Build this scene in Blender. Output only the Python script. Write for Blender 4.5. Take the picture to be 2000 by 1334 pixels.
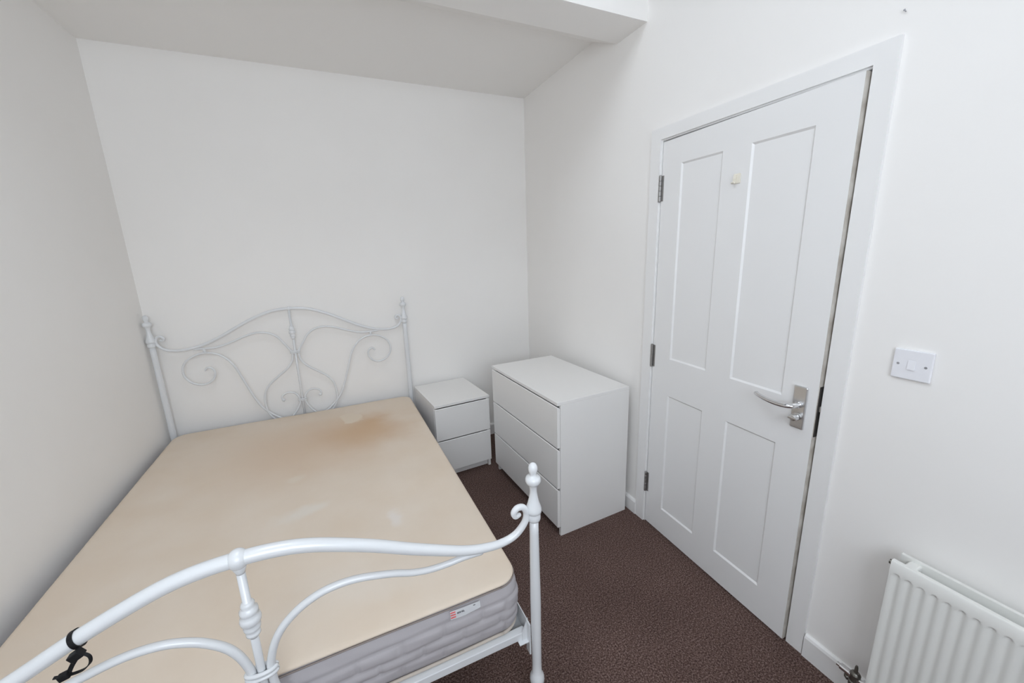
import bpy, bmesh, math, random
from mathutils import Vector, Matrix

for o in list(bpy.data.objects):
    bpy.data.objects.remove(o, do_unlink=True)
scene = bpy.context.scene
COL = scene.collection
PI = math.pi
random.seed(4)

# ------------------------------------------------------------------ camera
F_PX = 775.2161
cam_d = bpy.data.cameras.new('camera')
cam = bpy.data.objects.new('camera', cam_d)
COL.objects.link(cam)
cam_d.sensor_fit = 'HORIZONTAL'
cam_d.sensor_width = 36.0
cam_d.lens = F_PX * 36.0 / 2000.0
cam_d.clip_start = 0.02
YAW, PITCH, ROLL = 0.4144, 0.2248, -0.0313
fw = Vector((math.sin(YAW) * math.cos(PITCH), math.cos(YAW) * math.cos(PITCH), -math.sin(PITCH)))
rt0 = Vector((math.cos(YAW), -math.sin(YAW), 0))
up0 = rt0.cross(fw)
rt = math.cos(ROLL) * rt0 + math.sin(ROLL) * up0
up = -math.sin(ROLL) * rt0 + math.cos(ROLL) * up0
m = Matrix((rt, up, -fw)).transposed().to_4x4()
m.translation = Vector((-1.4726, -2.9867, 1.5348))
cam.matrix_world = m
scene.camera = cam

# ------------------------------------------------------------------ light: overcast daylight through the windows
world = bpy.data.worlds.new('overcast_sky')
scene.world = world
world.use_nodes = True
bg = world.node_tree.nodes['Background']
bg.inputs['Color'].default_value = (0.825, 0.903, 1.0, 1)
bg.inputs['Strength'].default_value = 7.7

X_L, X_R, Y_B, Y_F = -2.515, 0.0, 0.0, -4.00      # room shell
Z_C, Z_T = 2.65, 3.9                               # ceiling over the bed, wall height
WIN = (-2.25, -0.80, 1.22, 2.55)                   # window in the front wall: x0, x1, z0, z1
SL_A = math.radians(30)                            # unseen sloping roof over the front half, pitched to leave the left wall dimmer
SL_Z, SL_X = 2.60, -0.45                           # eaves height at the left wall, x where the slope ends
SKY = (0.75, 1.60, -2.60, -1.55)                   # roof light: along the slope u0, u1, and y0, y1


def portal(name, loc, rot, sx, sy):
    d = bpy.data.lights.new(name, 'AREA')
    d.shape = 'RECTANGLE'
    d.size, d.size_y = sx, sy
    d.cycles.is_portal = True
    o = bpy.data.objects.new(name, d)
    o.location = loc
    o.rotation_euler = rot
    COL.objects.link(o)


portal('daylight_portal', ((WIN[0] + WIN[1]) / 2, Y_F - 0.11, (WIN[2] + WIN[3]) / 2), (PI / 2, 0, 0), WIN[1] - WIN[0], WIN[3] - WIN[2])
def slope(u, y, n):
    return (X_L + u * math.cos(SL_A) - n * math.sin(SL_A), y, SL_Z + u * math.sin(SL_A) + n * math.cos(SL_A))


portal('daylight_portal', slope((SKY[0] + SKY[1]) / 2, (SKY[2] + SKY[3]) / 2, 0.13), (0, -SL_A, 0), SKY[1] - SKY[0], SKY[3] - SKY[2])

vs = scene.view_settings
vs.view_transform = 'Standard'
vs.look = 'None'
vs.exposure = 0.0
vs.gamma = 1.0
vs.use_curve_mapping = False
scene.cycles.max_bounces = 12
scene.cycles.diffuse_bounces = 8


# ------------------------------------------------------------------ helpers
def link(name, bm, mat, parent=None, smooth=False, loc=None):
    me = bpy.data.meshes.new(name)
    bmesh.ops.recalc_face_normals(bm, faces=bm.faces[:])
    bm.to_mesh(me)
    bm.free()
    if smooth:
        for p in me.polygons:
            p.use_smooth = True
    o = bpy.data.objects.new(name, me)
    if mat:
        me.materials.append(mat)
    COL.objects.link(o)
    if parent:
        o.parent = parent
    if loc:
        o.location = loc
    return o


def empty(name, loc, rz=0.0):
    o = bpy.data.objects.new(name, None)
    o.empty_display_size = 0.1
    o.location = loc
    o.rotation_euler = (0, 0, rz)
    COL.objects.link(o)
    return o


def tag(o, label=None, cat=None, group=None, kind=None):
    if label:
        o['label'] = label
    if cat:
        o['category'] = cat
    if group:
        o['group'] = group
    if kind:
        o['kind'] = kind
    return o


def add_box(bm, x0, x1, y0, y1, z0, z1, bev=0.0, seg=2):
    r = bmesh.ops.create_cube(bm, size=1.0)
    vs_ = r['verts']
    for v in vs_:
        v.co = Vector((x0 + (v.co.x + .5) * (x1 - x0), y0 + (v.co.y + .5) * (y1 - y0), z0 + (v.co.z + .5) * (z1 - z0)))
    if bev > 0:
        es = list({e for v in vs_ for e in v.link_edges})
        bmesh.ops.bevel(bm, geom=es, offset=bev, segments=seg, affect='EDGES', profile=0.5)


def box(name, mat, parent, x0, x1, y0, y1, z0, z1, bev=0.0, seg=2):
    bm = bmesh.new()
    add_box(bm, x0, x1, y0, y1, z0, z1, bev, seg)
    return link(name, bm, mat, parent)


def prism(bm, poly, axis, a0, a1):
    """extrude a 2-D polygon along an axis; poly holds the two other coordinates in xyz order"""
    def co(p, a):
        return {'x': (a, p[0], p[1]), 'y': (p[0], a, p[1]), 'z': (p[0], p[1], a)}[axis]
    v0 = [bm.verts.new(co(p, a0)) for p in poly]
    v1 = [bm.verts.new(co(p, a1)) for p in poly]
    bm.faces.new(v0)
    bm.faces.new(list(reversed(v1)))
    n = len(poly)
    for i in range(n):
        bm.faces.new((v0[i], v0[(i + 1) % n], v1[(i + 1) % n], v1[i]))


def lathe(bm, prof, seg=24, M=None):
    """profile of (radius, z) turned about z"""
    rings = []
    for r, z in prof:
        ring = []
        for i in range(seg):
            a = 2 * PI * i / seg
            v = Vector((r * math.cos(a), r * math.sin(a), z))
            ring.append(bm.verts.new(M @ v if M else v))
        rings.append(ring)
    for a, b in zip(rings, rings[1:]):
        for i in range(seg):
            bm.faces.new((a[i], a[(i + 1) % seg], b[(i + 1) % seg], b[i]))
    bm.faces.new(rings[0])
    bm.faces.new(rings[-1])


def catmull(pts, n=6):
    """smooth a list of tuples (any dimension)"""
    out = []
    P = [Vector(p) if len(p) == 3 else p for p in pts]
    L = len(P)
    for i in range(L - 1):
        p0, p1, p2, p3 = P[max(i - 1, 0)], P[i], P[i + 1], P[min(i + 2, L - 1)]
        for k in range(n):
            t = k / n
            out.append(tuple(0.5 * (2 * b + (c - a) * t + (2 * a - 5 * b + 4 * c - d) * t * t + (3 * b - a - 3 * c + d) * t ** 3)
                             for a, b, c, d in zip(p0, p1, p2, p3)))
    out.append(tuple(P[-1]))
    return out


def tube(bm, pts, rad, seg=12, sx=1.0, sy=1.0, ref=None):
    """sweep a round (or flattened) section along points; rad = number or list"""
    P = [Vector(p) for p in pts]
    n = len(P)
    R = rad if isinstance(rad, (list, tuple)) else [rad] * n
    prev = None
    rings = []
    for i in range(n):
        t = (P[min(i + 1, n - 1)] - P[max(i - 1, 0)]).normalized()
        if prev is None:
            a = Vector(ref) if ref else (Vector((0, 1, 0)) if abs(t.y) < .9 else Vector((1, 0, 0)))
        else:
            a = prev
        u = (a - t * a.dot(t)).normalized()
        w = t.cross(u)
        prev = u
        rings.append([bm.verts.new(P[i] + R[i] * (sx * math.cos(2 * PI * k / seg) * u + sy * math.sin(2 * PI * k / seg) * w)) for k in range(seg)])
    for a, b in zip(rings, rings[1:]):
        for k in range(seg):
            bm.faces.new((a[k], a[(k + 1) % seg], b[(k + 1) % seg], b[k]))
    bm.faces.new(list(reversed(rings[0])))
    bm.faces.new(rings[-1])


def ribbon(bm, pts, w, t, wdir):
    """rectangular strap: w along wdir, t across"""
    P = [Vector(p) for p in pts]
    wd = Vector(wdir).normalized()
    n = len(P)
    rings = []
    for i in range(n):
        tg = (P[min(i + 1, n - 1)] - P[max(i - 1, 0)]).normalized()
        u = (wd - tg * wd.dot(tg)).normalized()
        v = tg.cross(u)
        rings.append([bm.verts.new(P[i] + a * u * w / 2 + b * v * t / 2) for a, b in ((-1, -1), (1, -1), (1, 1), (-1, 1))])
    for a, b in zip(rings, rings[1:]):
        for k in range(4):
            bm.faces.new((a[k], a[(k + 1) % 4], b[(k + 1) % 4], b[k]))
    bm.faces.new(rings[0])
    bm.faces.new(rings[-1])


def ball(bm, c, r, seg=20):
    bmesh.ops.create_uvsphere(bm, u_segments=seg, v_segments=seg // 2 + 2, radius=r, matrix=Matrix.Translation(c))


# ------------------------------------------------------------------ materials
def mat(name, col, rough=0.5, metal=0.0, spec=0.5, coat=0.0):
    m_ = bpy.data.materials.new(name)
    m_.use_nodes = True
    b = m_.node_tree.nodes['Principled BSDF']
    b.inputs['Base Color'].default_value = (*col, 1)
    b.inputs['Roughness'].default_value = rough
    b.inputs['Metallic'].default_value = metal
    b.inputs['Specular IOR Level'].default_value = spec
    b.inputs['Coat Weight'].default_value = coat
    return m_


def bump(m_, scale, strength, dist=0.002, detail=3.0, coord='Object'):
    nt = m_.node_tree
    b = nt.nodes['Principled BSDF']
    tc = nt.nodes.new('ShaderNodeTexCoord')
    nz = nt.nodes.new('ShaderNodeTexNoise')
    nz.inputs['Scale'].default_value = scale
    nz.inputs['Detail'].default_value = detail
    bp = nt.nodes.new('ShaderNodeBump')
    bp.inputs['Strength'].default_value = strength
    bp.inputs['Distance'].default_value = dist
    nt.links.new(tc.outputs[coord], nz.inputs['Vector'])
    nt.links.new(nz.outputs['Fac'], bp.inputs['Height'])
    nt.links.new(bp.outputs['Normal'], b.inputs['Normal'])
    return tc, nz, bp


def noise_colour(m_, c0, c1, scale, detail=3.0, lo=.35, hi=.65):
    nt = m_.node_tree
    b = nt.nodes['Principled BSDF']
    tc = nt.nodes.new('ShaderNodeTexCoord')
    nz = nt.nodes.new('ShaderNodeTexNoise')
    nz.inputs['Scale'].default_value = scale
    nz.inputs['Detail'].default_value = detail
    rp = nt.nodes.new('ShaderNodeValToRGB')
    rp.color_ramp.elements[0].position = lo
    rp.color_ramp.elements[1].position = hi
    rp.color_ramp.elements[0].color = (*c0, 1)
    rp.color_ramp.elements[1].color = (*c1, 1)
    nt.links.new(tc.outputs['Object'], nz.inputs['Vector'])
    nt.links.new(nz.outputs['Fac'], rp.inputs['Fac'])
    nt.links.new(rp.outputs['Color'], b.inputs['Base Color'])
    return rp


M_WALL = mat('white_wall_paint', (0.80, 0.795, 0.785), 0.75, spec=0.25)
noise_colour(M_WALL, (0.855, 0.838, 0.815), (0.87, 0.854, 0.832), 1.7)
bump(M_WALL, 90, 0.10, 0.001)
M_CEIL = mat('white_ceiling_paint', (0.875, 0.860, 0.838), 0.85, spec=0.2)
bump(M_CEIL, 90, 0.08, 0.001)
M_TRIM = mat('white_satin_woodwork', (0.825, 0.818, 0.808), 0.42)
bump(M_TRIM, 25, 0.03, 0.001)
M_DOOR = mat('white_satin_door_paint', (0.815, 0.810, 0.803), 0.38)
bump(M_DOOR, 35, 0.03, 0.001)
M_DOOREDGE = mat('bare_door_edge', (0.55, 0.51, 0.45), 0.7)
noise_colour(M_DOOREDGE, (0.42, 0.38, 0.33), (0.62, 0.59, 0.54), 14)
M_LAM = mat('white_laminate', (0.815, 0.802, 0.782), 0.40)
bump(M_LAM, 400, 0.02, 0.0005)
M_METAL = mat('white_enamelled_steel', (0.735, 0.75, 0.765), 0.24, coat=0.3)
M_RAD = mat('white_radiator_enamel', (0.77, 0.77, 0.74), 0.35)
M_CHROME = mat('satin_steel', (0.70, 0.70, 0.70), 0.30, metal=1.0)
M_HINGE = mat('dull_steel', (0.36, 0.35, 0.34), 0.4, metal=0.9)
M_POL = mat('polished_chrome', (0.75, 0.75, 0.76), 0.10, metal=1.0)
M_BRASSDARK = mat('tarnished_valve_brass', (0.17, 0.16, 0.14), 0.35, metal=0.8)
M_DARKSTEEL = mat('dark_lock_steel', (0.06, 0.055, 0.05), 0.45, metal=0.7)
M_BLACK = mat('black_nylon', (0.008, 0.008, 0.009), 0.5, spec=0.25)
M_SWITCH = mat('white_switch_plastic', (0.82, 0.82, 0.85), 0.25)
M_GREY = mat('grey_screw', (0.35, 0.35, 0.37), 0.4, metal=0.5)
M_CREAM = mat('cream_putty', (0.80, 0.76, 0.66), 0.6)
M_LABEL = mat('white_woven_label', (0.87, 0.88, 0.89), 0.6)
M_RED = mat('red_label_stripe', (0.70, 0.13, 0.13), 0.7)
M_INK = mat('black_label_ink', (0.05, 0.05, 0.06), 0.7)

# carpet: dark brown loop pile with fleck
M_CARPET = mat('brown_fleck_carpet', (0.06, 0.045, 0.04), 0.95, spec=0.1)
nt = M_CARPET.node_tree
b = nt.nodes['Principled BSDF']
tc = nt.nodes.new('ShaderNodeTexCoord')
n1 = nt.nodes.new('ShaderNodeTexNoise'); n1.inputs['Scale'].default_value = 170; n1.inputs['Detail'].default_value = 3; n1.inputs['Roughness'].default_value = 0.7
n2 = nt.nodes.new('ShaderNodeTexNoise'); n2.inputs['Scale'].default_value = 3.2; n2.inputs['Detail'].default_value = 4
r1 = nt.nodes.new('ShaderNodeValToRGB')
r1.color_ramp.elements[0].position = .36; r1.color_ramp.elements[0].color = (0.040, 0.024, 0.020, 1)
r1.color_ramp.elements[1].position = .66; r1.color_ramp.elements[1].color = (0.270, 0.190, 0.168, 1)
e = r1.color_ramp.elements.new(.51); e.color = (0.118, 0.074, 0.063, 1)
r2 = nt.nodes.new('ShaderNodeValToRGB')
r2.color_ramp.elements[0].position = .3; r2.color_ramp.elements[0].color = (.86, .85, .85, 1)
r2.color_ramp.elements[1].position = .7; r2.color_ramp.elements[1].color = (1.1, 1.1, 1.1, 1)
mx = nt.nodes.new('ShaderNodeMixRGB'); mx.blend_type = 'MULTIPLY'; mx.inputs['Fac'].default_value = 1
bp = nt.nodes.new('ShaderNodeBump'); bp.inputs['Strength'].default_value = 0.7; bp.inputs['Distance'].default_value = 0.004
nt.links.new(tc.outputs['Object'], n1.inputs['Vector']); nt.links.new(tc.outputs['Object'], n2.inputs['Vector'])
nt.links.new(n1.outputs['Fac'], r1.inputs['Fac']); nt.links.new(n2.outputs['Fac'], r2.inputs['Fac'])
nt.links.new(r1.outputs['Color'], mx.inputs['Color1']); nt.links.new(r2.outputs['Color'], mx.inputs['Color2'])
nt.links.new(mx.outputs['Color'], b.inputs['Base Color'])
nt.links.new(n1.outputs['Fac'], bp.inputs['Height']); nt.links.new(bp.outputs['Normal'], b.inputs['Normal'])

# mattress top: cream knit with brown stains and paler patches (object space = bed space)
M_TOP = mat('stained_cream_ticking', (0.68, 0.57, 0.46), 0.9, spec=0.15)
nt = M_TOP.node_tree
b = nt.nodes['Principled BSDF']
tc = nt.nodes.new('ShaderNodeTexCoord')
nw = nt.nodes.new('ShaderNodeTexNoise'); nw.inputs['Scale'].default_value = 4.0; nw.inputs['Detail'].default_value = 4
nt.links.new(tc.outputs['Object'], nw.inputs['Vector'])
wv = nt.nodes.new('ShaderNodeVectorMath'); wv.operation = 'MULTIPLY_ADD'
wv.inputs[1].default_value = (0.28, 0.28, 0.0); wv.inputs[2].default_value = (-0.14, -0.14, 0)
nt.links.new(nw.outputs['Color'], wv.inputs[0])
pw = nt.nodes.new('ShaderNodeVectorMath'); pw.operation = 'ADD'
nt.links.new(tc.outputs['Object'], pw.inputs[0]); nt.links.new(wv.outputs[0], pw.inputs[1])


def spot(cx, cy, rx, ry, inner, outer):
    """soft ellipse mask: 1 inside, 0 outside"""
    s = nt.nodes.new('ShaderNodeVectorMath'); s.operation = 'SUBTRACT'; s.inputs[1].default_value = (cx, cy, 0)
    d = nt.nodes.new('ShaderNodeVectorMath'); d.operation = 'MULTIPLY'; d.inputs[1].default_value = (1 / rx, 1 / ry, 0)
    l = nt.nodes.new('ShaderNodeVectorMath'); l.operation = 'LENGTH'
    mr = nt.nodes.new('ShaderNodeMapRange'); mr.interpolation_type = 'SMOOTHSTEP'
    mr.inputs['From Min'].default_value = inner; mr.inputs['From Max'].default_value = outer
    mr.inputs['To Min'].default_value = 1; mr.inputs['To Max'].default_value = 0
    nt.links.new(pw.outputs[0], s.inputs[0]); nt.links.new(s.outputs[0], d.inputs[0]); nt.links.new(d.outputs[0], l.inputs[0])
    nt.links.new(l.outputs['Value'], mr.inputs['Value'])
    return mr.outputs['Result']


cur = None
base = nt.nodes.new('ShaderNodeValToRGB')
base.color_ramp.elements[0].position = .3; base.color_ramp.elements[0].color = (0.70, 0.592, 0.480, 1)
base.color_ramp.elements[1].position = .75; base.color_ramp.elements[1].color = (0.735, 0.645, 0.548, 1)
nt.links.new(nw.outputs['Fac'], base.inputs['Fac'])
cur = base.outputs['Color']


def layer(mask, col, amt):
    global cur
    mm = nt.nodes.new('ShaderNodeMath'); mm.operation = 'MULTIPLY'; mm.inputs[1].default_value = amt
    nt.links.new(mask, mm.inputs[0])
    mi = nt.nodes.new('ShaderNodeMixRGB'); mi.inputs['Color2'].default_value = (*col, 1)
    nt.links.new(mm.outputs[0], mi.inputs['Fac']); nt.links.new(cur, mi.inputs['Color1'])
    cur = mi.outputs['Color']


layer(spot(0.10, 0.42, 0.62, 0.55, 0.1, 1.1), (0.62, 0.455, 0.32), 0.60)
layer(spot(0.34, 0.50, 0.38, 0.32, 0.0, 1.0), (0.55, 0.34, 0.18), 0.55)
layer(spot(0.42, 0.60, 0.17, 0.12, 0.0, 1.0), (0.50, 0.28, 0.12), 0.30)
layer(spot(0.29, 0.725, 0.10, 0.10, 0.75, 0.95), (0.72, 0.62, 0.50), 0.9)
layer(spot(0.05, -0.22, 0.13, 0.07, 0.2, 1.0), (0.75, 0.71, 0.65), 0.6)
layer(spot(0.43, -0.47, 0.05, 0.09, 0.2, 1.0), (0.77, 0.73, 0.70), 0.6)
layer(spot(-0.02, 0.06, 0.05, 0.05, 0.2, 1.0), (0.72, 0.64, 0.54), 0.6)
layer(spot(0.25, -0.75, 0.35, 0.13, 0.1, 1.0), (0.74, 0.68, 0.61), 0.4)
nt.links.new(cur, b.inputs['Base Color'])
nf = nt.nodes.new('ShaderNodeTexNoise'); nf.inputs['Scale'].default_value = 7; nf.inputs['Detail'].default_value = 5
bp = nt.nodes.new('ShaderNodeBump'); bp.inputs['Strength'].default_value = 0.25; bp.inputs['Distance'].default_value = 0.01
nt.links.new(tc.outputs['Object'], nf.inputs['Vector']); nt.links.new(nf.outputs['Fac'], bp.inputs['Height'])
nt.links.new(bp.outputs['Normal'], b.inputs['Normal'])

M_SIDE = mat('grey_quilted_ticking', (0.46, 0.437, 0.452), 0.85, spec=0.15)
bump(M_SIDE, 220, 0.12, 0.001)
M_PIPE = mat('beige_piping', (0.55, 0.49, 0.43), 0.8)
M_PIPED = mat('taupe_seam', (0.26, 0.22, 0.20), 0.85)

# ------------------------------------------------------------------ the room
T = 0.12
tag(box('floor', M_CARPET, None, X_L - T, X_R + 1.2, Y_F - T, Y_B + T, -0.1, 0.0), 'brown flecked carpet covering the floor', kind='structure')
tag(box('wall_back', M_WALL, None, X_L - T, X_R + T, Y_B, Y_B + T, 0, Z_T), 'plain white wall behind the headboard', kind='structure')
tag(box('wall_left', M_WALL, None, X_L - T, X_L, Y_F, Y_B, 0, Z_T), 'plain white wall along the left side of the bed', kind='structure')

D_Y0, D_Y1, D_Z = -1.455, -2.252, 2.008            # door opening
bm = bmesh.new()
add_box(bm, X_R, X_R + T, D_Y0 + .02, Y_B, 0, Z_T)
add_box(bm, X_R, X_R + T, Y_F, D_Y1 - .02, 0, Z_T)
add_box(bm, X_R, X_R + T, D_Y1 - .02, D_Y0 + .02, D_Z + .02, Z_T)
tag(link('wall_right', bm, M_WALL), 'white wall with the panelled door', kind='structure')

bm = bmesh.new()
add_box(bm, X_L, WIN[0], Y_F - T, Y_F, 0, Z_T)
add_box(bm, WIN[1], X_R, Y_F - T, Y_F, 0, Z_T)
add_box(bm, WIN[0], WIN[1], Y_F - T, Y_F, 0, WIN[2])
add_box(bm, WIN[0], WIN[1], Y_F - T, Y_F, WIN[3], Z_T)
tag(link('wall_front', bm, M_WALL), 'white wall with the window behind the viewer', kind='structure')

# ceiling over the bed, down-stand with a sloping back, unseen higher ceiling sloped to aim its roof light
Y_S = -0.885
Y_D0, Y_D1, Z_D = -1.098, -1.315, 2.552
tag(box('ceiling', M_CEIL, None, X_L, X_R, Y_D1, Y_B, Z_C, Z_T), 'white ceiling over the bed', kind='structure')
bm = bmesh.new()
prism(bm, [(Y_S, Z_C), (Y_D0, Z_D), (Y_D1, Z_D), (Y_D1, Z_T), (Y_D1 + .02, Z_T), (Y_D1 + .02, Z_C)], 'x', X_L, X_R)
tag(link('trim_1', bm, M_WALL), 'white boxed ceiling beam with a sloping back', kind='structure')
UL = (SL_X - X_L) / math.cos(SL_A)


def slope_box(bm, u0, u1, y0, y1, n0, n1):
    add_box(bm, u0, u1, y0, y1, n0, n1)
    for v in list(bm.verts)[-8:]:
        v.co = Vector(slope(*v.co))


bm = bmesh.new()
slope_box(bm, -.05, SKY[0], Y_F, Y_D1, 0, .12)
slope_box(bm, SKY[1], UL, Y_F, Y_D1, 0, .12)
slope_box(bm, SKY[0], SKY[1], Y_F, SKY[2], 0, .12)
slope_box(bm, SKY[0], SKY[1], SKY[3], Y_D1, 0, .12)
zt_ = SL_Z + UL * math.sin(SL_A)
add_box(bm, SL_X - .1, X_R, Y_F, Y_D1, zt_, zt_ + .12)
tag(link('ceiling', bm, M_CEIL), 'unseen white ceiling behind the beam, sloped to aim its roof light rightwards', kind='structure')

# window and roof light frames
w = tag(empty('window_1', ((WIN[0] + WIN[1]) / 2, Y_F - .06, WIN[2])), 'white framed window behind the viewer', kind='structure')
wx, wz = (WIN[1] - WIN[0]) / 2, WIN[3] - WIN[2]
bm = bmesh.new()
for x0, x1, z0, z1 in ((-wx, -wx + .05, 0, wz), (wx - .05, wx, 0, wz), (-wx, wx, 0, .05), (-wx, wx, wz - .05, wz), (-.025, .025, 0, wz)):
    add_box(bm, x0, x1, -.03, .03, z0, z1)
link('window_frame', bm, M_TRIM, w)
w = tag(empty('window_2', (0, 0, 0)), 'white framed roof light in the sloping ceiling', kind='structure')
bm = bmesh.new()
u0, u1, y0, y1 = SKY
for q in ((u0, u0 + .05, y0, y1), (u1 - .05, u1, y0, y1), (u0, u1, y0, y0 + .05), (u0, u1, y1 - .05, y1)):
    slope_box(bm, *q, .03, .09)
link('window_frame', bm, M_TRIM, w)

# unseen box added behind the door to keep sky light out of the gap
bm = bmesh.new()
add_box(bm, .9, 1.0, -2.9, -.8, 0, 2.6)
add_box(bm, T, .9, -2.9, -2.8, 0, 2.6)
add_box(bm, T, .9, -.9, -.8, 0, 2.6)
add_box(bm, T, .9, -2.9, -.8, 2.5, 2.6)
tag(link('wall_light_block', bm, M_WALL), 'unseen white enclosure added behind the door to block sky light', kind='structure')


# skirting boards with a rounded top
def skirting(name, label, axis, a0, a1, wall, sgn, h=0.095, t=0.015):
    bm = bmesh.new()
    s = sgn
    pr = [(wall, 0), (wall + s * t, 0), (wall + s * t, h - .012), (wall + s * (t - .004), h - .003), (wall + s * (t - .010), h), (wall, h)]
    prism(bm, pr, axis, a0, a1)
    return tag(link(name, bm, M_TRIM), label, kind='structure')


skirting('baseboard_back', 'white skirting board along the back wall', 'x', X_L, X_R, Y_B, -1)
skirting('baseboard_left', 'white skirting board along the left wall', 'y', Y_F, Y_B, X_L, 1)
skirting('baseboard_right', 'white skirting board between the corner and the door', 'y', -1.388, Y_B, X_R, -1, .085)
skirting('baseboard_right', 'white skirting board under the radiator', 'y', Y_F, -2.316, X_R, -1)

# door lining and architrave
bm = bmesh.new()
add_box(bm, -.002, T, D_Y0, D_Y0 + .02, 0, D_Z + .02)
add_box(bm, -.002, T, D_Y1 - .02, D_Y1, 0, D_Z + .02)
add_box(bm, -.002, T, D_Y1, D_Y0, D_Z, D_Z + .02)
add_box(bm, .045, .06, D_Y0 - .012, D_Y0, 0, D_Z)
add_box(bm, .045, .06, D_Y1, D_Y1 + .012, 0, D_Z)
add_box(bm, .045, .06, D_Y1, D_Y0, D_Z - .012, D_Z)
tag(link('trim_2', bm, M_TRIM), 'white door lining with its stop', kind='structure')
bm = bmesh.new()
AO0, AO1, AOZ, AT = -1.388, -2.312, 2.066, 0.011


def arch_piece(q):
    v0 = [bm.verts.new((0, y, z)) for y, z in q]
    v1 = [bm.verts.new((-AT, y, z)) for y, z in q]
    bm.faces.new(v0); bm.faces.new(list(reversed(v1)))
    for i in range(4):
        bm.faces.new((v0[i], v0[(i + 1) % 4], v1[(i + 1) % 4], v1[i]))


I0, I1, IZ = D_Y0 + .006, D_Y1 - .003, D_Z + .006
arch_piece([(AO0, 0), (I0, 0), (I0, IZ), (AO0, AOZ)])
arch_piece([(I1, 0), (AO1, 0), (AO1, AOZ), (I1, IZ)])
arch_piece([(AO0, AOZ), (I0, IZ), (I1, IZ), (AO1, AOZ)])
bmesh.ops.remove_doubles(bm, verts=bm.verts[:], dist=1e-5)
tag(link('trim_3', bm, M_TRIM), 'white architrave around the door', kind='structure')

# ------------------------------------------------------------------ door: leaf local frame, hinge at origin, leaf runs to -y, face at x=0
DOOR_A = math.radians(-1.6)
door = tag(empty('door_1', (-0.001, D_Y0 - .003, 0), DOOR_A), 'white four panel door with a steel lever handle, slightly ajar', kind='structure')
LW, LT, LH0, LH1 = 0.789, 0.038, 0.008, 2.002
PY = [(-.115, -.329), (-.452, -.670)]
PZ = [(.150, .798), (.988, 1.893)]
bm = bmesh.new()
ys = [0, -.115, -.329, -.452, -.670, -LW]
zs = [LH0, .150, .798, .988, 1.893, LH1]
CH, DP = 0.007, 0.006
for front in (True, False):
    X = 0.0 if front else LT
    dp = DP if front else -DP
    g = {}
    def V(y, z, x):
        k = (round(y, 5), round(z, 5), round(x, 5))
        if k not in g:
            g[k] = bm.verts.new((x, y, z))
        return g[k]
    for i in range(5):
        for j in range(5):
            if i in (1, 3) and j in (1, 3):
                y0, y1, z0, z1 = ys[i], ys[i + 1], zs[j], zs[j + 1]
                o4 = [(y0, z0), (y1, z0), (y1, z1), (y0, z1)]
                i4 = [(y0 - CH, z0 + CH), (y1 + CH, z0 + CH), (y1 + CH, z1 - CH), (y0 - CH, z1 - CH)]
                for k in range(4):
                    a, c = o4[k], o4[(k + 1) % 4]
                    a2, c2 = i4[k], i4[(k + 1) % 4]
                    bm.faces.new((V(*a, X), V(*c, X), V(*c2, X + dp), V(*a2, X + dp)))
            else:
                bm.faces.new((V(ys[i], zs[j], X), V(ys[i + 1], zs[j], X), V(ys[i + 1], zs[j + 1], X), V(ys[i], zs[j + 1], X)))
link('leaf', bm, M_DOOR, door)
for (y0, y1) in PY:
    for (z0, z1) in PZ:
        box('panel', M_DOOR, door, DP, LT - DP, y1 + CH - .001, y0 - CH + .001, z0 + CH - .001, z1 - CH + .001)
bm = bmesh.new()
add_box(bm, .0005, LT - .0005, -LW - .0015, -LW + .001, LH0, LH1)
link('lock_edge', bm, M_DOOREDGE, door)
bm = bmesh.new()
add_box(bm, .0005, LT - .0005, -.001, .0005, LH0, LH1)
add_box(bm, .0005, LT - .0005, -LW, 0, LH1 - .001, LH1)
add_box(bm, .0005, LT - .0005, -LW, 0, LH0, LH0 + .001)
link('leaf_edge', bm, M_DOOR, door)
lk = box('lock_faceplate', M_DARKSTEEL, door, .003, LT - .003, -LW - .004, -LW, .872, 1.055, .002)
tag(lk, 'dark steel lock faceplate on the door edge')
box('latch_bolt', M_CHROME, lk, .010, .026, -LW - .010, -LW - .003, .965, .985, .002)
# hinges
for z0, z1 in ((1.742, 1.856), (.926, 1.040), (.196, .310)):
    bm = bmesh.new()
    r = .0072
    pr = [(.003, z0 - .004), (.006, z0 - .002), (r, z0)]
    n = 5
    for k in range(n):
        a, c = z0 + (z1 - z0) * k / n, z0 + (z1 - z0) * (k + 1) / n
        pr += [(r, a + .0012), (r, c - .0012), (r - .0012, c)]
    pr += [(.006, z1 + .002), (.003, z1 + .004)]
    lathe(bm, pr, 14, Matrix.Translation((-.006, .004, 0)))
    add_box(bm, -.0015, .002, -.014, -.0005, z0, z1)
    add_box(bm, -.0035, -.0005, .008, .016, z0, z1)
    link('hinge', bm, M_HINGE, door, smooth=False)
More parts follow.
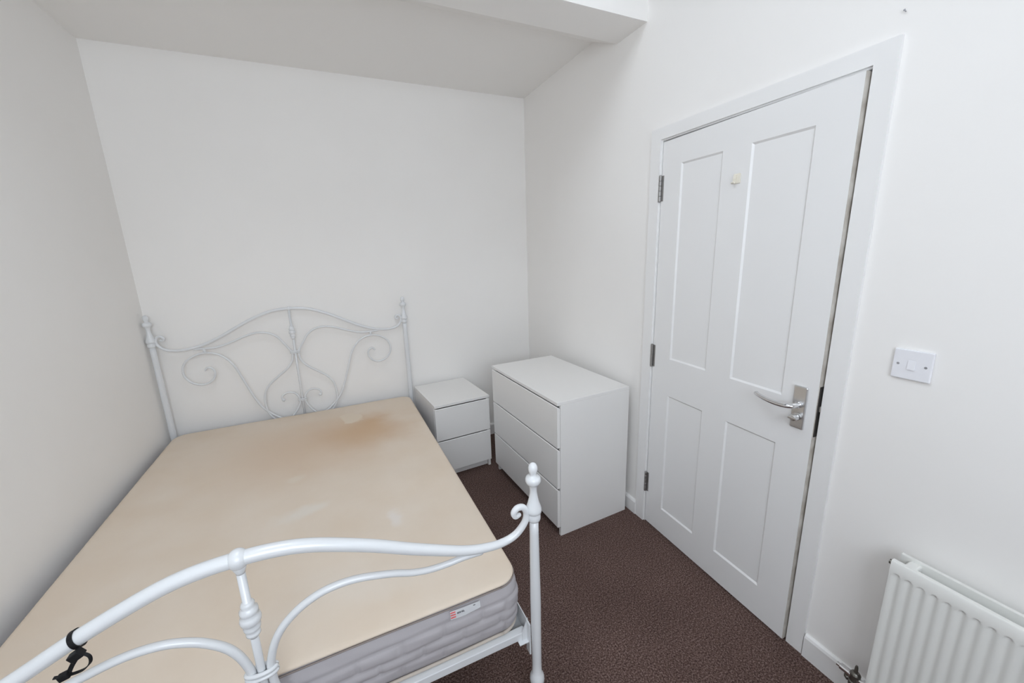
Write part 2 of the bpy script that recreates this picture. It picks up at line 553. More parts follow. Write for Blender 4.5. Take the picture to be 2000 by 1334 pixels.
# lever handle
HY, HZ = -.737, .970
h = box('handle_plate', M_CHROME, door, -.009, 0, HY - .023, HY + .023, HZ - .083, HZ + .073, .004, 3)
bm = bmesh.new()
lathe(bm, [(.011, 0), (.0125, .001), (.0125, .006), (.0105, .008)], 18, Matrix.Translation((-.009, HY, HZ + .006)) @ Matrix.Rotation(-PI / 2, 4, 'Y'))
path = catmull([(-.010, HY, HZ + .006), (-.032, HY, HZ + .006), (-.044, HY + .006, HZ + .005), (-.050, HY + .022, HZ + .003), (-.051, HY + .05, HZ + .001),
                (-.050, HY + .09, HZ + .003), (-.046, HY + .122, HZ + .008), (-.040, HY + .136, HZ + .011)], 5)
rad = [.0115 - .0030 * min(1, i / (len(path) - 1) * 1.2) for i in range(len(path))]
tube(bm, path, rad, 14, 1.0, 0.85)
link('lever', bm, M_POL, h, smooth=True)
bm = bmesh.new()
Mx = Matrix.Translation((-.009, HY - .001, HZ - .038)) @ Matrix.Rotation(-PI / 2, 4, 'Y')
lathe(bm, [(.0125, 0), (.0135, .001), (.0135, .004), (.009, .005), (.009, .014), (.0115, .016), (.0125, .020), (.0115, .026), (.008, .028)], 18, Mx)
add_box(bm, -.040, -.022, HY - .017, HY + .014, HZ - .043, HZ - .033, .003)
link('thumb_turn', bm, M_CHROME, h, smooth=False)
# cream adhesive hook on the door
hk = tag(empty('adhesive_hook', (-.0108, -1.861, 1.760), DOOR_A), 'small cream adhesive hook stuck high on the door', 'hook')
box('backing_pad', M_CREAM, hk, -.0055, -.0015, -.016, .014, 0, .036, .0015)
bm = bmesh.new()
ribbon(bm, catmull([(-.006, .006, .030), (-.009, .006, .018), (-.009, .006, .006), (-.014, .006, .001), (-.019, .006, .005)], 4), .012, .003, (0, 1, 0))
link('hook_tongue', bm, M_CREAM, hk)

# ------------------------------------------------------------------ light switch
sw = tag(empty('light_switch', (0, -2.460, 1.141)), 'white single rocker light switch on the wall beside the door', 'switch')
box('face_plate', M_SWITCH, sw, -.009, 0, -.043, .043, 0, .086, .003, 3)
bm = bmesh.new()
prism(bm, [(-.008, .030), (-.0125, .030), (-.0095, .056), (-.008, .056)], 'y', -.0085, .0085)
link('rocker', bm, M_SWITCH, sw)
for s in (-1, 1):
    bm = bmesh.new()
    lathe(bm, [(.0034, 0), (.0034, .0006), (.0028, .001)], 14, Matrix.Translation((-.0088, s * .030, .043)) @ Matrix.Rotation(-PI / 2, 4, 'Y'))
    link('screw', bm, M_GREY, sw)

# nail high on the wall above the switch
bm = bmesh.new()
lathe(bm, [(.0012, 0), (.0012, .008), (.0026, .0084), (.0026, .0096), (.0014, .010)], 10,
      Matrix.Translation((0, -2.306, 2.122)) @ Matrix.Rotation(-PI / 2 + .25, 4, 'Y'))
tag(link('nail', bm, M_GREY), 'small grey nail in the wall above the door corner', 'nail')

# ------------------------------------------------------------------ radiator on the right wall
RY0, RY1, RZ0, RZ1 = -2.536, -3.336, .135, .638
rad_ = tag(empty('radiator', (0, -2.936, 0)), 'white ribbed double panel radiator on the wall beside the door', 'radiator')


def rad_panel(xf, xb, sgn):
    """pressed steel panel; xf = outer face; channels pressed into the face"""
    bm = bmesh.new()
    pitch = .0262
    y0, y1 = RY0 + 2.936, RY1 + 2.936
    first = -2.553 + 2.936
    ny = 8 * 31
    cols = [y0 + (y1 - y0) * i / ny for i in range(ny + 1)]
    rows = [RZ0, RZ0 + .004, RZ0 + .03, RZ0 + .034, RZ0 + .040, RZ0 + .046, RZ0 + .052] + \
           [RZ0 + .052 + (RZ1 - .092 - RZ0) * k / 4 for k in range(1, 4)] + [RZ1 - .058 + .0016 * k for k in range(17)] + [RZ1 - .004, RZ1]
    G = []
    for z in rows:
        R = []
        for y in cols:
            u = ((first - y) / pitch + .5) % 1.0 - .5            # 0 at a channel centre
            du = abs(u) * 2                                       # 0..1
            top = RZ1 - .036 - .010 * (min(1, du / .62)) ** 2
            bot = RZ0 + .034 + .010 * (min(1, du / .62)) ** 2
            prof = .5 + .5 * math.cos(PI * min(1, du / .92))
            e = max(0, min(1, (top - z) / .0028 + .5)) * max(0, min(1, (z - bot) / .006 + .5)) 
            edge = 1 if (y > y0 - .016 and z > 0 and y > y0 - .006) else 0
            x = xf + sgn * .0042 * prof * e
            if z in (rows[0], rows[-1]):
                x += sgn * .003
            R.append(bm.verts.new((x, y, z)))
        G.append(R)
    for a, c in zip(G, G[1:]):
        for i in range(ny):
            bm.faces.new((a[i], a[i + 1], c[i + 1], c[i]))
    # sides and back
    def bk(v):
        return bm.verts.new((xb, v.co.y, v.co.z))
    rim = G[0] + [r[-1] for r in G[1:]] + list(reversed(G[-1][:-1])) + [r[0] for r in reversed(G[1:-1])]
    back = [bk(v) for v in rim]
    for i in range(len(rim)):
        j = (i + 1) % len(rim)
        bm.faces.new((rim[i], rim[j], back[j], back[i]))
    bm.faces.new(back)
    return bm


for nm, a_, c_, g_ in (('front_panel', -.108, -.094, 1), ('back_panel', -.040, -.054, -1)):
    p = link(nm, rad_panel(a_, c_, g_), M_RAD, rad_, smooth=True)
    p.data.set_sharp_from_angle(angle=.7)
# end connectors between the panels and pressed top strips
y0l = RY0 + 2.936
for yy in (y0l - .048, RY1 + 2.936 + .02):
    box('top_connector', M_RAD, rad_, -.097, -.050, yy - .0, yy + .028, RZ1 - .034, RZ1 - .006, .006, 3)
    box('bottom_connector', M_RAD, rad_, -.097, -.050, yy, yy + .028, RZ0 + .004, RZ0 + .03, .006, 3)
bm = bmesh.new()
n = 62
zig = []
for i in range(n):
    zig.append((-.092 if (i // 2) % 2 else -.056, y0l - .06 - i * .0108))
for (xa, ya), (xb_, yb_) in zip(zig, zig[1:]):
    q = [bm.verts.new((xa, ya, RZ0 + .05)), bm.verts.new((xb_, yb_, RZ0 + .05)), bm.verts.new((xb_, yb_, RZ1 - .06)), bm.verts.new((xa, ya, RZ1 - .06))]
    bm.faces.new(q)
link('convector_fin', bm, M_RAD, rad_)
for yy in (y0l - .12, RY1 + 2.936 + .10):
    box('wall_bracket', M_RAD, rad_, -.050, -.001, yy - .015, yy + .015, RZ0 + .06, RZ1 - .07, .002)
# bleed plug on the top corner
bm = bmesh.new()
lathe(bm, [(.011, 0), (.011, .006), (.007, .007), (.007, .012), (.004, .013)], 12, Matrix.Translation((-.086, y0l - .002, RZ1 - .020)) @ Matrix.Rotation(-PI / 2, 4, 'X'))
tag(link('bleed_plug', bm, M_BRASSDARK, rad_), 'dull brass bleed plug')
# lockshield valve: body under the corner, tail running along the wall
v_ = empty('valve', (0, 0, 0)); v_.parent = rad_
vy, vx, vz = y0l + .036, -.080, .165
bm = bmesh.new()
Mv = Matrix.Translation((vx, vy, 0))
lathe(bm, [(.008, .02), (.008, .112), (.013, .114), (.0145, .120), (.0145, .134), (.0115, .137), (.0115, .152), (.0145, .154), (.0145, .164), (.012, .168), (.009, .171), (.0055, .172), (.0045, .190), (.003, .197), (.001, .198)], 16, Mv)
tag(link('valve_body', bm, M_BRASSDARK, v_, smooth=False), 'dark tarnished valve body with a square spindle')
bm = bmesh.new()
Mt = Matrix.Translation((vx, vy, .152)) @ Matrix.Rotation(-PI / 2, 4, 'X')
lathe(bm, [(.012, .008), (.0125, .012), (.0105, .014), (.0105, .040), (.007, .042), (.007, .050)], 14, Mt)
tag(link('drain_spout', bm, M_POL, v_, smooth=False), 'chrome drain spout')
bm = bmesh.new()
Mt2 = Matrix.Translation((vx, vy + .018, .150)) @ Matrix.Rotation(PI * .92, 4, 'Y')
lathe(bm, [(.006, .0), (.006, .012), (.011, .014), (.011, .026), (.008, .029)], 6, Mt2)
tag(link('drain_nut', bm, M_BRASSDARK, v_, smooth=False), 'dark hexagonal drain nut')
bm = bmesh.new()
Mu = Matrix.Translation((vx, vy, .150)) @ Matrix.Rotation(PI / 2, 4, 'X')
lathe(bm, [(.008, .008), (.008, .020), (.0135, .021), (.0135, .032), (.009, .033), (.009, .062)], 12, Mu)
tag(link('union_nut', bm, M_POL, v_, smooth=False), 'chrome union nut')
bm = bmesh.new()
lathe(bm, [(.0075, 0), (.0075, .06)], 14, Mv)
lathe(bm, [(.020, 0), (.020, .004), (.012, .007), (.0078, .008)], 16, Mv)
link('pipe', bm, M_POL, v_, smooth=False)


# ------------------------------------------------------------------ chest of drawers and bedside drawers
def drawer_front(name, parent, w, z0, z1, xf, t=.018):
    """front panel of a drawer, facing -x; upper edge chamfered inwards as a finger lip"""
    bm = bmesh.new()
    prism(bm, [(xf, z0), (xf, z1 - .004), (xf + .004, z1), (xf + t - .003, z1 - .010), (xf + t, z1 - .012), (xf + t, z0)], 'y', -w / 2, w / 2)
    d = link(name, bm, M_LAM, parent)
    bv = d.modifiers.new('bevel', 'BEVEL'); bv.width = .0012; bv.segments = 2; bv.limit_method = 'ANGLE'
    return d


def chest(name, label, cat, centre, rz, w, depth, hgt, n, plinth):
    """carcass facing -x in its own frame, centred on its footprint"""
    r = tag(empty(name, centre, rz), label, cat)
    hx, hw = depth / 2, w / 2
    tt = .018
    bm = bmesh.new()
    add_box(bm, -hx, hx, -hw, hw, hgt - tt, hgt, .0015)
    link('top_panel', bm, M_LAM, r)
    for s in (-1, 1):
        box('side_panel', M_LAM, r, -hx + .020, hx, s * hw - (tt if s > 0 else 0), s * hw + (tt if s < 0 else 0), 0, hgt - tt, .001)
    box('back_panel', M_LAM, r, hx - .006, hx - .001, -hw + tt, hw - tt, plinth, hgt - tt)
    box('plinth', M_LAM, r, -hx + .045, -hx + .061, -hw + tt, hw - tt, 0, plinth - .004)
    box('bottom_panel', M_LAM, r, -hx + .024, hx - .006, -hw + tt, hw - tt, plinth, plinth + .014)
    z_lo, z_hi = plinth + .002, hgt - tt - .007
    gap = .007
    dh = (z_hi - z_lo - gap * (n - 1)) / n
    for k in range(n):
        z0 = z_lo + k * (dh + gap)
        d = drawer_front('drawer', r, w - .003, z0, z0 + dh, -hx + .0005)
        bm = bmesh.new()
        bx = -hx + .0195
        add_box(bm, bx, hx - .03, -hw + tt + .012, -hw + tt + .024, z0 + .02, z0 + dh - .05)
        add_box(bm, bx, hx - .03, hw - tt - .024, hw - tt - .012, z0 + .02, z0 + dh - .05)
        add_box(bm, hx - .042, hx - .03, -hw + tt + .024, hw - tt - .024, z0 + .02, z0 + dh - .05)
        add_box(bm, bx, hx - .042, -hw + tt + .024, hw - tt - .024, z0 + .02, z0 + .026)
        link('drawer_box', bm, M_LAM, d)
    return r


def corner_to_centre(cx, cy, rz, wx_, wy_):
    c, s = math.cos(rz), math.sin(rz)
    lx, ly = -wx_ / 2, -wy_ / 2
    return (cx + c * lx - s * ly, cy + s * lx + c * ly, 0)


CR = 0.0551
chest('chest_of_drawers', 'white three drawer chest standing against the wall beside the door', 'dresser',
      corner_to_centre(-.0825, -.5312, CR, .48, .80), CR, .80, .48, .78, 3, .055)
NR = 0.0836
chest('bedside_cabinet', 'small white two drawer bedside cabinet between the bed and the corner', 'nightstand',
      corner_to_centre(-.6075, -.0185, NR, .40, .48), NR + PI / 2, .40, .48, .55, 2, .055)

# ------------------------------------------------------------------ bed (own frame: x across, +y to the head)
BO, BR = (-1.7485, -1.0475, 0), 0.0115
bed = tag(empty('bed_frame', BO, BR), 'white metal bed frame with scrolled headboard and curved footboard', 'bed')
HW = .727
HY_, FY_ = 1.0, -1.005


def finial(s=1.0):
    """turned finial profile above the post ring, starting at z=0"""
    return [(.0125, -.006), (.0185, -.004), (.0205, .002), (.0205, .014), (.0185, .019), (.0190, .021), (.0232, .024), (.0242, .031), (.0228, .040),
            (.0178, .055), (.0136, .072), (.0110, .088), (.0105, .098), (.0122, .110), (.0165, .118), (.0215, .122), (.0230, .128), (.0230, .134), (.0205, .141),
            (.0120, .145), (.0088, .148), (.0104, .153), (.0132, .160), (.0140, .167), (.0130, .175), (.0100, .181), (.0052, .185), (.0012, .1862)]


def make_post(x, y, zring, lo=.0160, hi=.0135, ck=1.0):
    bm = bmesh.new()
    Mp = Matrix.Translation((x, y, 0))
    lathe(bm, [(.012, 0), (.0165, .001), (.0168, .010), (.0165, .016), (.0165, .10), (.0165 + .0025 * ck, .108), (.0165 + .007 * ck, .118), (.0165 + .0083 * ck, .130), (.0165 + .007 * ck, .142), (.0165 + .0025 * ck, .152),
               (.0158, .158), (.0155, .20), (lo + .001, .45), (hi + .0005, zring - .05), (hi, zring)], 28, Mp)
    p = link('post', bm, M_METAL, bed, smooth=True)
    bm = bmesh.new()
    lathe(bm, [(r_, z_ + zring) for r_, z_ in finial()], 28, Mp)
    link('finial', bm, M_METAL, p, smooth=True)


for s in (-1, 1):
    make_post(s * HW, HY_, 1.050, .0160, .0150, .0)
    make_post(s * (HW + .006), FY_, .743)


def rod(name, pts, y, r, r_end=None, n=7, seg=14, parent=None):
    P = catmull([(a, y, c) for a, c in pts], n)
    L = len(P)
    if isinstance(r, (int, float)):
        R = [r + ((r_end if r_end else r) - r) * i / (L - 1) for i in range(L)]
    else:
        k = [i / (len(r) - 1) for i in range(len(r))]
        R = []
        for i in range(L):
            t = i / (L - 1) * (len(r) - 1)
            j = min(int(t), len(r) - 2)
            R.append(r[j] + (r[j + 1] - r[j]) * (t - j))
    bm = bmesh.new()
    tube(bm, P, R, seg)
    for p_, rr in ((P[0], R[0]), (P[-1], R[-1])):
        ball(bm, Vector(p_), rr * .98, 10)
    return link(name, bm, M_METAL, parent or bed, smooth=True)


def mir(pts, s):
    return [(s * a, c) for a, c in pts]


def knuckle(bm, zc, sc, y):
    pr = [(.0085, -.052), (.0095, -.046), (.0150, -.042), (.0150, -.036), (.0125, -.034), (.0170, -.026), (.0180, -.020), (.0150, -.016), (.0205, -.008), (.0222, 0),
          (.0205, .008), (.0160, .013), (.0190, .018), (.0190, .026), (.0150, .031), (.0130, .034), (.0145, .040), (.0120, .045), (.0085, .047)]
    lathe(bm, [(a * sc, zc + c * sc) for a, c in pr], 24, Matrix.Translation((0, y, 0)))


# footboard ---------------------------------------------------------------
ft_half = [(0, .892), (.045, .891), (.096, .885), (.145, .873), (.205, .851), (.285, .817), (.369, .776), (.461, .735), (.515, .714), (.565, .702), (.62, .697),
           (.668, .708), (.700, .738), (.7085, .768), (.698, .792), (.679, .796), (.667, .784), (.672, .770), (.684, .772)]
full = [(-a, c) for a, c in reversed(ft_half)] + ft_half[1:]
nh = len(ft_half)
hr = [.0165, .0165, .0164, .0162, .0160, .0157, .0152, .0145, .0138, .0128, .0118, .0112, .0106, .0100, .0098, .0096, .0092, .0082, .0070]
rod('footboard_rail', full, FY_, list(reversed(hr)) + hr[1:], n=7, seg=18)
bm = bmesh.new()
tube(bm, [(0, FY_, .895), (0, FY_, .30)], .0088, 14)
cb = link('centre_bar', bm, M_METAL, bed, smooth=True)
bm = bmesh.new()
knuckle(bm, .733, 1.0, FY_)
link('turned_knuckle', bm, M_METAL, cb, smooth=True)
bm = bmesh.new()
bmesh.ops.create_uvsphere(bm, u_segments=24, v_segments=16, radius=1, matrix=Matrix.Translation((0, FY_, .892)) @ Matrix.Diagonal((.0215, .0225, .0235, 1)))
lathe(bm, [(.0088, .856), (.0105, .862), (.0140, .872), (.0140, .880)], 20, Matrix.Translation((0, FY_, 0)))
link('ball_joint', bm, M_METAL, cb, smooth=True)
lower = [(.560, .692), (.509, .694), (.458, .692), (.409, .694), (.363, .704), (.32, .720), (.277, .732), (.236, .741), (.196, .744), (.152, .739), (.111, .723), (.080, .702),
         (.054, .676), (.036, .645), (.025, .612), (.0195, .585), (.019, .56), (.021, .53), (.030, .49), (.05, .45), (.075, .415), (.095, .38), (.10, .345), (.085, .315), (.06, .302)]
for s in (-1, 1):
    rod('scroll', mir(lower, s), FY_, [.0085, .0088, .0092, .0095, .0095, .0095, .009], n=6)
bm = bmesh.new()
for dz in (-.006, .006):
    ring = [(.031 * math.cos(a), FY_ + .0135 * math.sin(a), .578 + dz) for a in [2 * PI * i / 28 for i in range(28)]]
    tube(bm, ring + [ring[0]], .0052, 10, ref=(0, 0, 1))
link('band', bm, M_METAL, bed, smooth=True)

# headboard ---------------------------------------------------------------
hd_half = [(0, 1.213), (.05, 1.211), (.095, 1.205), (.137, 1.194), (.222, 1.160), (.31, 1.114), (.40, 1.066), (.47, 1.036), (.525, 1.020), (.58, 1.012), (.63, 1.013), (.672, 1.026),
           (.700, 1.055), (.7045, 1.082), (.694, 1.102), (.676, 1.104), (.666, 1.091), (.673, 1.080), (.683, 1.084)]
full = [(-a, c) for a, c in reversed(hd_half)] + hd_half[1:]
hr = [.0095] * 8 + [.009, .0085, .008, .008, .008, .008, .008, .0078, .0075, .007, .006]
rod('headboard_rail', full, HY_, list(reversed(hr)) + hr[1:], n=6, seg=14)
bm = bmesh.new()
tube(bm, [(0, HY_, 1.213), (0, HY_, .30)], .0072, 12)
cb = link('centre_bar', bm, M_METAL, bed, smooth=True)
bm = bmesh.new()
knuckle(bm, 1.055, .92, HY_)
link('turned_knuckle', bm, M_METAL, cb, smooth=True)
bm = bmesh.new()
ball(bm, Vector((0, HY_, 1.213)), .0135)
link('ball_joint', bm, M_METAL, cb, smooth=True)
second = [(.535, 1.010), (.455, 1.006), (.40, 1.012), (.33, 1.034), (.26, 1.061), (.195, 1.074), (.135, 1.064), (.09, 1.035), (.058, .988), (.035, .950), (.021, .925), (.019, .900),
          (.028, .860), (.061, .816), (.112, .775), (.170, .728), (.205, .678), (.217, .610), (.213, .548), (.190, .495), (.15, .455), (.10, .425), (.05, .41), (.01, .405)]
spiral = [(.500, .872), (.488, .886), (.466, .880), (.454, .856), (.460, .822), (.482, .796), (.522, .782), (.574, .800), (.606, .843), (.610, .890), (.592, .932), (.553, .963), (.497, .980),
          (.435, .969), (.388, .936), (.349, .878), (.322, .802), (.297, .724), (.272, .650), (.243, .585), (.205, .535), (.15, .485), (.09, .45), (.02, .430)]
curl = [(.113, .603), (.119, .622), (.103, .641), (.074, .650), (.043, .640), (.021, .612), (.0165, .585), (.020, .56), (.038, .522), (.060, .492), (.085, .46), (.10, .43)]
for s in (-1, 1):
    rod('scroll', mir(second, s), HY_, .0068, n=6, seg=10)
    rod('scroll', mir(spiral, s), HY_, .0062, .0068, n=6, seg=10)
    c_ = rod('scroll', mir(curl, s), HY_, .0060, n=6, seg=10)
    bm = bmesh.new()
    ball(bm, Vector((s * .113, HY_, .603)), .0105, 14)
    link('bead', bm, M_METAL, c_, smooth=True)
    bm = bmesh.new()
    lathe(bm, [(.004, .982), (.008, .986), (.0085, .994), (.008, 1.002), (.004, 1.006)], 14, Matrix.Translation((s * .485, HY_, 0)))
    link('link_bead', bm, M_METAL, bed, smooth=True)
for zb, hx_ in ((.922, .027), (.588, .024)):
    bm = bmesh.new()
    for dz in (-.0045, .0045):
        ring = [(hx_ * math.cos(a), HY_ + .0105 * math.sin(a), zb + dz) for a in [2 * PI * i / 24 for i in range(24)]]
        tube(bm, ring + [ring[0]], .0042, 8, ref=(0, 0, 1))
    link('band', bm, M_METAL, bed, smooth=True)

# base: side rails of angle steel, cross rails, slats
for s in (-1, 1):
    bm = bmesh.new()
    xo, xi = s * .722, s * .682
    prism(bm, [(xo, .268), (xi, .268), (xi, .271), (xo - s * .003, .271), (xo - s * .003, .335), (xo, .335)], 'y', FY_ + .018, HY_ - .016)
    link('side_rail', bm, M_METAL, bed)
    for yy, sg in ((FY_, 1), (HY_, -1)):
        bm = bmesh.new()
        add_box(bm, s * (HW - .011) - .0025, s * (HW - .011) + .0025, yy + sg * .010, yy + sg * .036, .225, .345, .001)
        bmv = [(s * (HW - .009), .262), (s * (HW - .009), .352), (s * (HW - .030), .300), (s * (HW - .030), .262)]
        prism(bm, bmv, 'y', yy + sg * .030, yy + sg * .034)
        link('corner_bracket', bm, M_METAL, bed)
for yy in (FY_ + .036, HY_ - .030):
    bm = bmesh.new()
    add_box(bm, -.712, .712, yy - .002, yy + .024, .270, .297, .002)
    link('cross_rail', bm, M_METAL, bed)
for k in range(14):
    y_ = -.90 + 1.80 * k / 13
    box('slat', M_PIPE, bed, -.680, .680, y_ - .03, y_ + .03, .2715, .287, .002)
bm = bmesh.new()
add_box(bm, -.02, .02, -.965, .965, .230, .2705)
link('centre_rail', bm, M_METAL, bed)
for s in (-1, 1):
    bm = bmesh.new()
    tube(bm, [(0, s * .35, 0), (0, s * .35, .231)], .013, 14)
    link('support_leg', bm, M_METAL, bed)

# ------------------------------------------------------------------ mattress
mt = tag(empty('mattress', (BO[0], BO[1], 0), BR), 'stained cream mattress with grey quilted sides lying on the bed frame', 'mattress')
MX0, MX1, MY0, MY1, MZ0, MZ1 = -.712, .712, -.955, .968, .300, .495


def outline(inset, n_c=10, rc=.065, step=.016):
    """rounded-rectangle loop with roughly even spacing"""
    x0, x1, y0, y1 = MX0 + inset, MX1 - inset, MY0 + inset, MY1 - inset
    r = max(.01, rc - inset)
    out = []
    cs = [((x1 - r, y0 + r), -PI / 2), ((x1 - r, y1 - r), 0), ((x0 + r, y1 - r), PI / 2), ((x0 + r, y0 + r), PI)]
    nx = int((MX1 - MX0 - 2 * rc) / step)
    ny = int((MY1 - MY0 - 2 * rc) / step)
    for k, ((cx, cy), a0) in enumerate(cs):
        for i in range(n_c + 1):
            a = a0 + PI / 2 * i / n_c
            out.append((cx + r * math.cos(a), cy + r * math.sin(a), math.cos(a), math.sin(a)))
        (nxt, b0) = cs[(k + 1) % 4]
        a = a0 + PI / 2
        p = (cx + r * math.cos(a), cy + r * math.sin(a))
        q = (nxt[0] + r * math.cos(b0), nxt[1] + r * math.sin(b0))
        m_ = ny if k % 2 == 0 else nx
        for i in range(1, m_):
            t = i / m_
            out.append((p[0] + (q[0] - p[0]) * t, p[1] + (q[1] - p[1]) * t, math.cos(a), math.sin(a)))
    return out


base_loop = outline(0, 16, step=.007)
arc = [0.0]
for a, c in zip(base_loop, base_loop[1:]):
    arc.append(arc[-1] + math.hypot(a[0] - c[0], a[1] - c[1]))
# quilted border
bm = bmesh.new()
rows_n = 30
seams = [MZ0 + .058, MZ0 + .096, MZ0 + .138]
G = []
for j in range(rows_n + 1):
    z = MZ0 + .004 + (MZ1 - MZ0 - .012) * j / rows_n
    t = j / rows_n
    R = []
    for i, (x, y, nx_, ny_) in enumerate(base_loop):
        s_ = arc[i]
        off = -.012 + .016 * (1 - abs(2 * t - 1) ** 2.6)
        ds = min(abs(z - q + .003 * math.sin(s_ * 9 + 2 * k)) for k, q in enumerate(seams))
        off -= .0045 * math.exp(-(ds / .005) ** 2)
        row = sum(1 for q in seams if z > q)
        u = (s_ + .06 * row) / .125
        dv = abs((u % 1.0) - .5) * .125
        dv = .0625 - dv
        if row in (0, 1, 2):
            off -= .0042 * math.exp(-(dv / .006) ** 2)
            off += .0022 * math.cos(PI * ((u % 1.0) - .5)) * (1 - math.exp(-(ds / .012) ** 2))
        off = -.012 + (off + .012) * min(1, t / .10, (1 - t) / .06) if off < -.004 else off
        off += .0010 * math.sin(s_ * 23 + z * 60) * math.sin(z * 90 + s_ * 5)
        R.append(bm.verts.new((x + nx_ * off, y + ny_ * off, z)))
    G.append(R)
N = len(base_loop)
for a, c in zip(G, G[1:]):
    for i in range(N):
        bm.faces.new((a[i], a[(i + 1) % N], c[(i + 1) % N], c[i]))
bm.faces.new(list(reversed(G[0])))
link('quilted_border', bm, M_SIDE, mt, smooth=True)
# top cover
bm = bmesh.new()
R_ = []
for inset, dz in ((.010, -.010), (.006, -.005), (.007, -.001), (.012, .002), (.022, .004), (.04, .005), (.08, .006), (.16, .006), (.30, .004)):
    lp = outline(inset, rc=.075)
    ring = []
    for i, (x, y, nx_, ny_) in enumerate(lp):
        w_ = .003 * math.sin(x * 7 + 1) * math.sin(y * 5.3 + .4) + .0015 * math.sin(y * 17 + x * 9)
        k_ = min(1, inset / .04)
        ring.append(bm.verts.new((x, y, MZ1 + dz + w_ * k_)))
    R_.append(ring)
for a, c in zip(R_, R_[1:]):
    for i in range(len(a)):
        bm.faces.new((a[i], a[(i + 1) % len(a)], c[(i + 1) % len(a)], c[i]))
bmesh.ops.triangle_fill(bm, edges=[e_ for e_ in bm.edges if e_.is_boundary and all(v in set(R_[-1]) for v in e_.verts)], use_beauty=True)
link('top_cover', bm, M_TOP, mt, smooth=True)
for nm, z, inset, mm_, r_ in (('piping', MZ1 - .0115, .006, M_PIPED, .0023), ('piping', MZ0 + .005, .006, M_PIPE, .0052)):
    bm = bmesh.new()
    lp = outline(inset, rc=.072)
    P = [(x, y, z + .0012 * math.sin(i * .21)) for i, (x, y, a, c) in enumerate(lp)]
    tube(bm, P + [P[0]], r_, 8, ref=(0, 0, 1))
    link(nm, bm, mm_, mt, smooth=True)
# brand label sewn on the foot end
lab = empty('label_tab', (.513, MY0 - .0085, MZ1 - .0245)); lab.parent = mt
lab.rotation_euler = (math.radians(-24), math.radians(2), 0)
lab.name = 'sewn_label'
bm = bmesh.new()
P = catmull([(-.046, -.002, .012), (-.046, -.004, .0)] if False else [(-.047, -.0010, 0), (-.02, -.0030, 0), (.01, -.0022, 0), (.040, -.0042, .001), (.048, -.0030, .002)], 5)
for i, p in enumerate(P):
    pass
hgt = lambda x: .0115 - .0030 * max(0, (x - .0) / .048)
A, B = [], []
for x, y, z in P:
    A.append((bm.verts.new((x, y, z - hgt(x) + .002 * max(0, x / .048))), bm.verts.new((x, y, z + .0115))))
for a, c in zip(A, A[1:]):
    bm.faces.new((a[0], c[0], c[1], a[1]))
bmesh.ops.solidify(bm, geom=bm.faces[:], thickness=.0006)
tag(link('label_cloth', bm, M_LABEL, lab), 'white woven label')
for k in range(3):
    bm = bmesh.new()
    z_ = .0072 - k * .0066
    add_box(bm, -.0465, -.031, -.0044, -.0016, z_ - .0013, z_ + .0013)
    link('red_stripe', bm, M_RED, lab)
bm = bmesh.new()
x_ = -.026
for k, (w_, bars) in enumerate(((.0026, 'H'), (.0024, 'E'), (.0026, 'N'), (.0024, 'I'), (.0026, 'H'), (.0024, 'E'), (.0024, 'L'))):
    zb, zt, yb, yf = .0000, .0042, -.0048, -.0030
    s_ = .0007
    add_box(bm, x_, x_ + s_, yb, yf, zb, zt)
    if bars in 'HN':
        add_box(bm, x_ + w_ - s_, x_ + w_, yb, yf, zb, zt)
        add_box(bm, x_, x_ + w_, yb, yf, zb + .0018, zb + .0025)
    elif bars in 'EL':
        add_box(bm, x_, x_ + w_, yb, yf, zb, zb + s_)
        if bars == 'E':
            add_box(bm, x_, x_ + w_, yb, yf, zt - s_, zt)
    x_ += w_ + .0009
for k in range(3):
    add_box(bm, .026 + k * .0022, .0272 + k * .0022, -.0050, -.0030, .006, .0085)
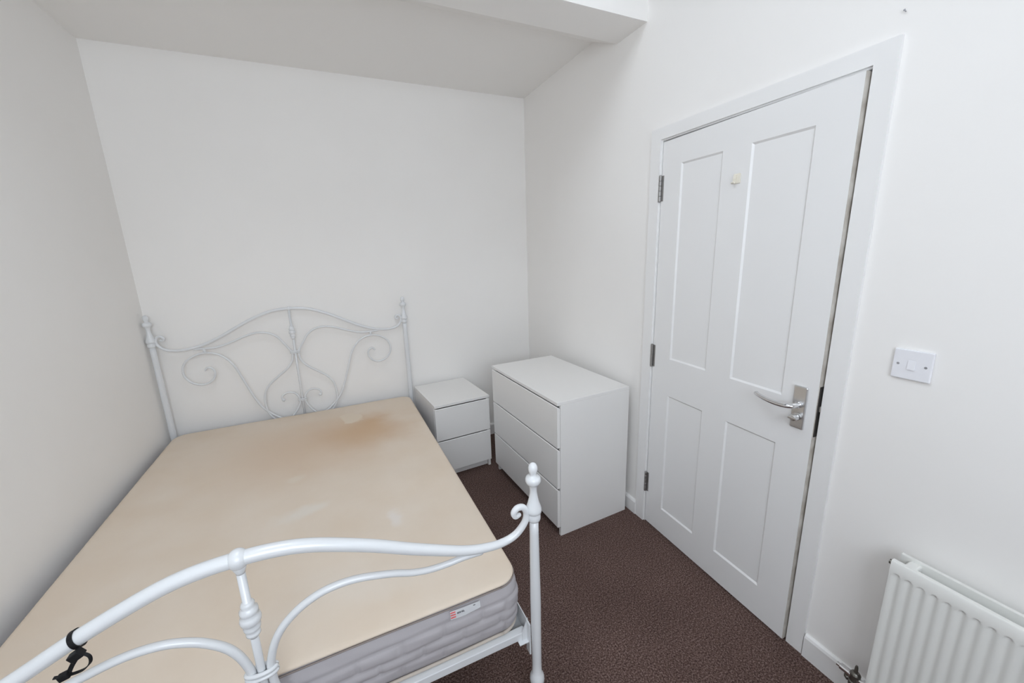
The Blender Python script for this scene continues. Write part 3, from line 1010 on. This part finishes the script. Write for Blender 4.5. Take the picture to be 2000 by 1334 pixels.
tag(link('lettering', bm, M_INK, lab), kind='stuff')

# ------------------------------------------------------------------ black cable tie on the foot rail
cx, cz = -.276, .8205
tie = tag(empty('cable_tie', (BO[0], BO[1], 0), BR), 'black plastic cable tie looped around the footboard rail', 'cable tie')
rail_dir = Vector((.42, 0, .17)).normalized()
nrm = Vector((-rail_dir.z, 0, rail_dir.x))
c0 = Vector((cx, FY_, cz))
rr = .0178
bm = bmesh.new()
loop = []
for i in range(29):
    a = 2 * PI * i / 28
    loop.append(c0 + rr * (math.cos(a) * nrm + math.sin(a) * Vector((0, 1, 0))))
ribbon(bm, loop, .0085, .0018, rail_dir)
link('strap_loop', bm, M_BLACK, tie, smooth=False)
yh = FY_ - .0215
bm = bmesh.new()
add_box(bm, -.0105, .0105, -.0075, .0075, -.008, .008, .002)
bmesh.ops.transform(bm, matrix=Matrix.Translation((cx + .004, yh - .001, cz - .0185)) @ Matrix.Rotation(-.5, 4, 'Y'), verts=bm.verts[:])
link('lock_head', bm, M_BLACK, tie)
bm = bmesh.new()
T_ = catmull([(cx + .006, yh, cz - .021), (cx + .016, yh - .003, cz - .020), (cx + .0235, yh - .006, cz - .027), (cx + .0225, yh - .008, cz - .039), (cx + .012, yh - .009, cz - .048),
              (cx - .004, yh - .008, cz - .0505), (cx - .018, yh - .007, cz - .0495), (cx - .033, yh - .005, cz - .0485)], 6)
ribbon(bm, T_, .0055, .0018, (.55, .8, .2))
link('strap_tail', bm, M_BLACK, tie)
bm = bmesh.new()
ribbon(bm, catmull([(cx + .002, yh, cz - .026), (cx - .005, yh - .003, cz - .036), (cx - .010, yh - .006, cz - .046)], 5), .0075, .0028, (1, .3, 0))
link('strap_link', bm, M_BLACK, tie)
bm = bmesh.new()
add_box(bm, -.0085, .0085, -.0060, .0060, -.0065, .0065, .0018)
bmesh.ops.transform(bm, matrix=Matrix.Translation((cx - .017, yh - .007, cz - .0500)) @ Matrix.Rotation(-.25, 4, 'Y'), verts=bm.verts[:])
link('lock_head', bm, M_BLACK, tie)
